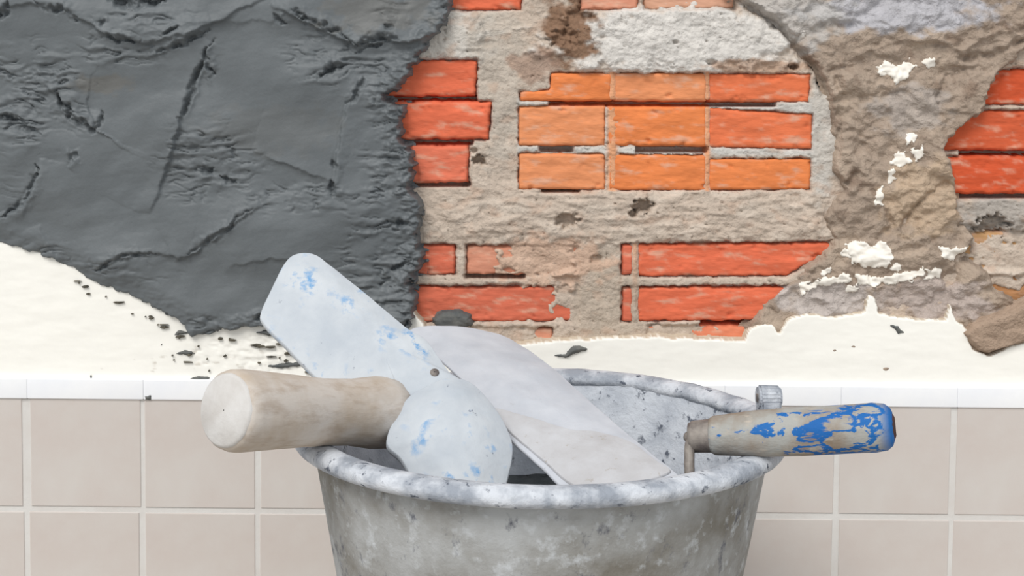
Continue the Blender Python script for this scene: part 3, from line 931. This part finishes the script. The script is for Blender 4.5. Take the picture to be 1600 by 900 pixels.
def rod(name, a, b, prof, mat, parent, n=28, jit=0.0, seed=0):
    """turned piece from a to b; prof = (t, radius); its own x axis runs along it."""
    a = Vector(a); b = Vector(b); L = (b - a).length
    me = lathe_mesh(name, [(r_, t * L) for t, r_ in prof], n, jit, seed)
    rot = Matrix.Rotation(math.pi / 2, 4, 'Y')           # z -> x
    me.transform(rot); me.materials.append(mat)
    o = bpy.data.objects.new(name, me); C.objects.link(o); o.parent = parent
    q = (b - a).to_track_quat('X', 'Z')
    o.rotation_mode = 'QUATERNION'; o.rotation_quaternion = q
    o.location = a - parent.location
    return o


# --- double-ended scraper with a stubby wooden handle
scraper = empty('mortar_scraper', P(700, 770, -0.335))
tag(scraper, 'white double-lobed scraper with blue flecks and a stubby wooden handle', 'scraper')
spl = Plane3((450, 500, -0.262), (600, 520, -0.262), (700, 740, -0.334))
UPPER = [(468, 401), (492, 404), (520, 424), (580, 472), (632, 516), (664, 536), (684, 562), (702, 588), (724, 606), (716, 640), (660, 650), (632, 634), (616, 614), (570, 613), (520, 612), (498, 600), (450, 552), (412, 512), (408, 492), (428, 448), (448, 412)]
LOBE = [(664, 616), (700, 603), (736, 612), (770, 648), (794, 690), (799, 722), (790, 766), (776, 812), (740, 842), (696, 830), (652, 776), (625, 730), (603, 706), (612, 672), (636, 634)]
plate('upper_blade', spl, UPPER, 0.005, M_fleck, scraper, dome=.005, n=5, wob=.0013, seed=1, ctr=(590, 545))
plate('lower_blade', spl, LOBE, 0.006, M_fleck, scraper, dome=.013, n=5, lift=0.0045, wob=.0013, seed=2)
RIV = spl.hit(678, 592) + spl.n * .0078
rod('rivet_hole', RIV - spl.n * .003, RIV + spl.n * .0012, [(0, .0004), (0, .0031), (.8, .0031), (1, .002), (1, .0004)], M_steel, scraper, 16)  # dark disc standing in for the hole through the plate
ha = P(352, 641, -0.405); hb = P(610, 645, -0.292)
prof = [(0, .0004), (0, .0215), (.02, .0240), (.06, .0248), (.3, .0232), (.55, .0212), (.72, .0214), (.9, .0240), (.97, .0236), (1, .019), (1, .0004)]
rod('handle', ha, hb, prof, M_wood, scraper, 36, .0007, 4)
hd = (hb - ha).normalized()
rod('handle_end', ha - hd * .0012, ha + hd * .002, [(0, .0004), (0, .0205), (.5, .0222), (1, .0222)], M_end, scraper, 36, .0003, 8)['label'] = 'pale cut end of the wooden handle'

# --- big plastering trowel with flaking blue handle
trowel = empty('plastering_trowel', P(1000, 770, -0.34))
tag(trowel, 'steel plastering trowel with dusty blade and flaking blue handle resting on bucket rim', 'trowel')
tpl = Plane3((1000, 745, -0.355), (648, 524, -0.168), (805, 518, -0.160))
BLADE = [(640, 523), (690, 516), (750, 511), (786, 511), (812, 524), (850, 560), (900, 610), (962, 668), (1010, 714), (1046, 746), (1066, 766), (1064, 782), (1030, 786),
         (960, 784), (910, 772), (880, 754), (838, 716), (796, 682), (764, 644), (724, 604), (684, 566), (650, 540)]
bm_ = tpl.hit(850, 640) - tpl.o; bx_, by_ = bm_.dot(tpl.u), bm_.dot(tpl.w)


def blade_bend(x, y):
    return 0.004 - 4.0 * (y - by_) ** 2 + 0.0012 * np.sin((x - bx_) * 38)


plate('blade', tpl, BLADE, 0.0022, M_blade, trowel, blade_bend, n=5, wob=.0012, seed=4)
FILM = [(768, 648), (800, 655), (846, 668), (890, 684), (940, 690), (985, 706), (1030, 742), (1046, 756), (1000, 768), (920, 766), (886, 750), (842, 712), (800, 680)]
plate('mortar_film', tpl, FILM, 0.0026, M_crust, trowel, blade_bend, n=5, lift=0.0014, wob=.0014, seed=4)
hl = P(1110, 681, -0.347); hr = P(1396, 667, -0.375)
bp = [(0, .0004), (0, .0108), (.02, .0122), (.25, .0144), (.5, .0153), (.75, .0150), (.9, .0152), (.96, .0141), (.99, .0114), (1, .0086), (1, .0004)]
rod('handle', hl, hr, bp, M_blue, trowel, 32, .0005, 15)
hd = (hr - hl).normalized()
rod('handle_stub', hr - hd * .002, hr + hd * .0012, [(0, .0085), (.6, .0085), (1, .006), (1, .0004)], M_rust, trowel, 20, .0003, 2)
ft = hl - hd * .0135
rod('ferrule', ft, hl + hd * .004, [(0, .0004), (0, .0088), (.15, .0102), (1, .0108)], M_steel, trowel, 24, .0003, 5)


def tube(name, pts, w, d, mat, parent):
    """flat bar swept along a bent path."""
    cu = [Vector(p) for p in pts]; path = []
    for i in range(len(cu) - 1):
        p0 = cu[max(i - 1, 0)]; p1 = cu[i]; p2 = cu[i + 1]; p3 = cu[min(i + 2, len(cu) - 1)]
        for k in range(6):
            t = k / 6
            path.append(0.5 * ((2 * p1) + (p2 - p0) * t + (2 * p0 - 5 * p1 + 4 * p2 - p3) * t * t + (3 * p1 - p0 - 3 * p2 + p3) * t ** 3))
    path.append(cu[-1]); bm = bmesh.new(); rings = []
    side = Vector((0, 1, 0)); org = parent.location
    for i, p in enumerate(path):
        tg = (path[min(i + 1, len(path) - 1)] - path[max(i - 1, 0)]).normalized()
        nn = tg.cross(side).normalized(); s2 = nn.cross(tg)
        rings.append([bm.verts.new(p + nn * (w / 2 * math.cos(a)) + s2 * (d / 2 * math.sin(a)) - org) for a in np.linspace(0, 2 * math.pi, 12, endpoint=False)])
    for i in range(len(rings) - 1):
        for j in range(12):
            bm.faces.new((rings[i][j], rings[i][(j + 1) % 12], rings[i + 1][(j + 1) % 12], rings[i + 1][j]))
    bm.faces.new(rings[0]); bm.faces.new(rings[-1])
    bmesh.ops.recalc_face_normals(bm, faces=bm.faces[:])
    me = bpy.data.meshes.new(name); bm.to_mesh(me); bm.free()
    for p in me.polygons: p.use_smooth = True
    me.materials.append(mat)
    o = bpy.data.objects.new(name, me); C.objects.link(o); o.parent = parent
    return o


foot = tpl.hit(1040, 768)
tube('tang', [ft + hd * .006, ft - hd * .001, P(1084, 684, -.348), P(1078, 694, -.349), P(1077, 720, -.353), P(1075, 752, -.360), foot + Vector((.004, 0, .004)), foot], .0066, .007, M_steel, trowel)
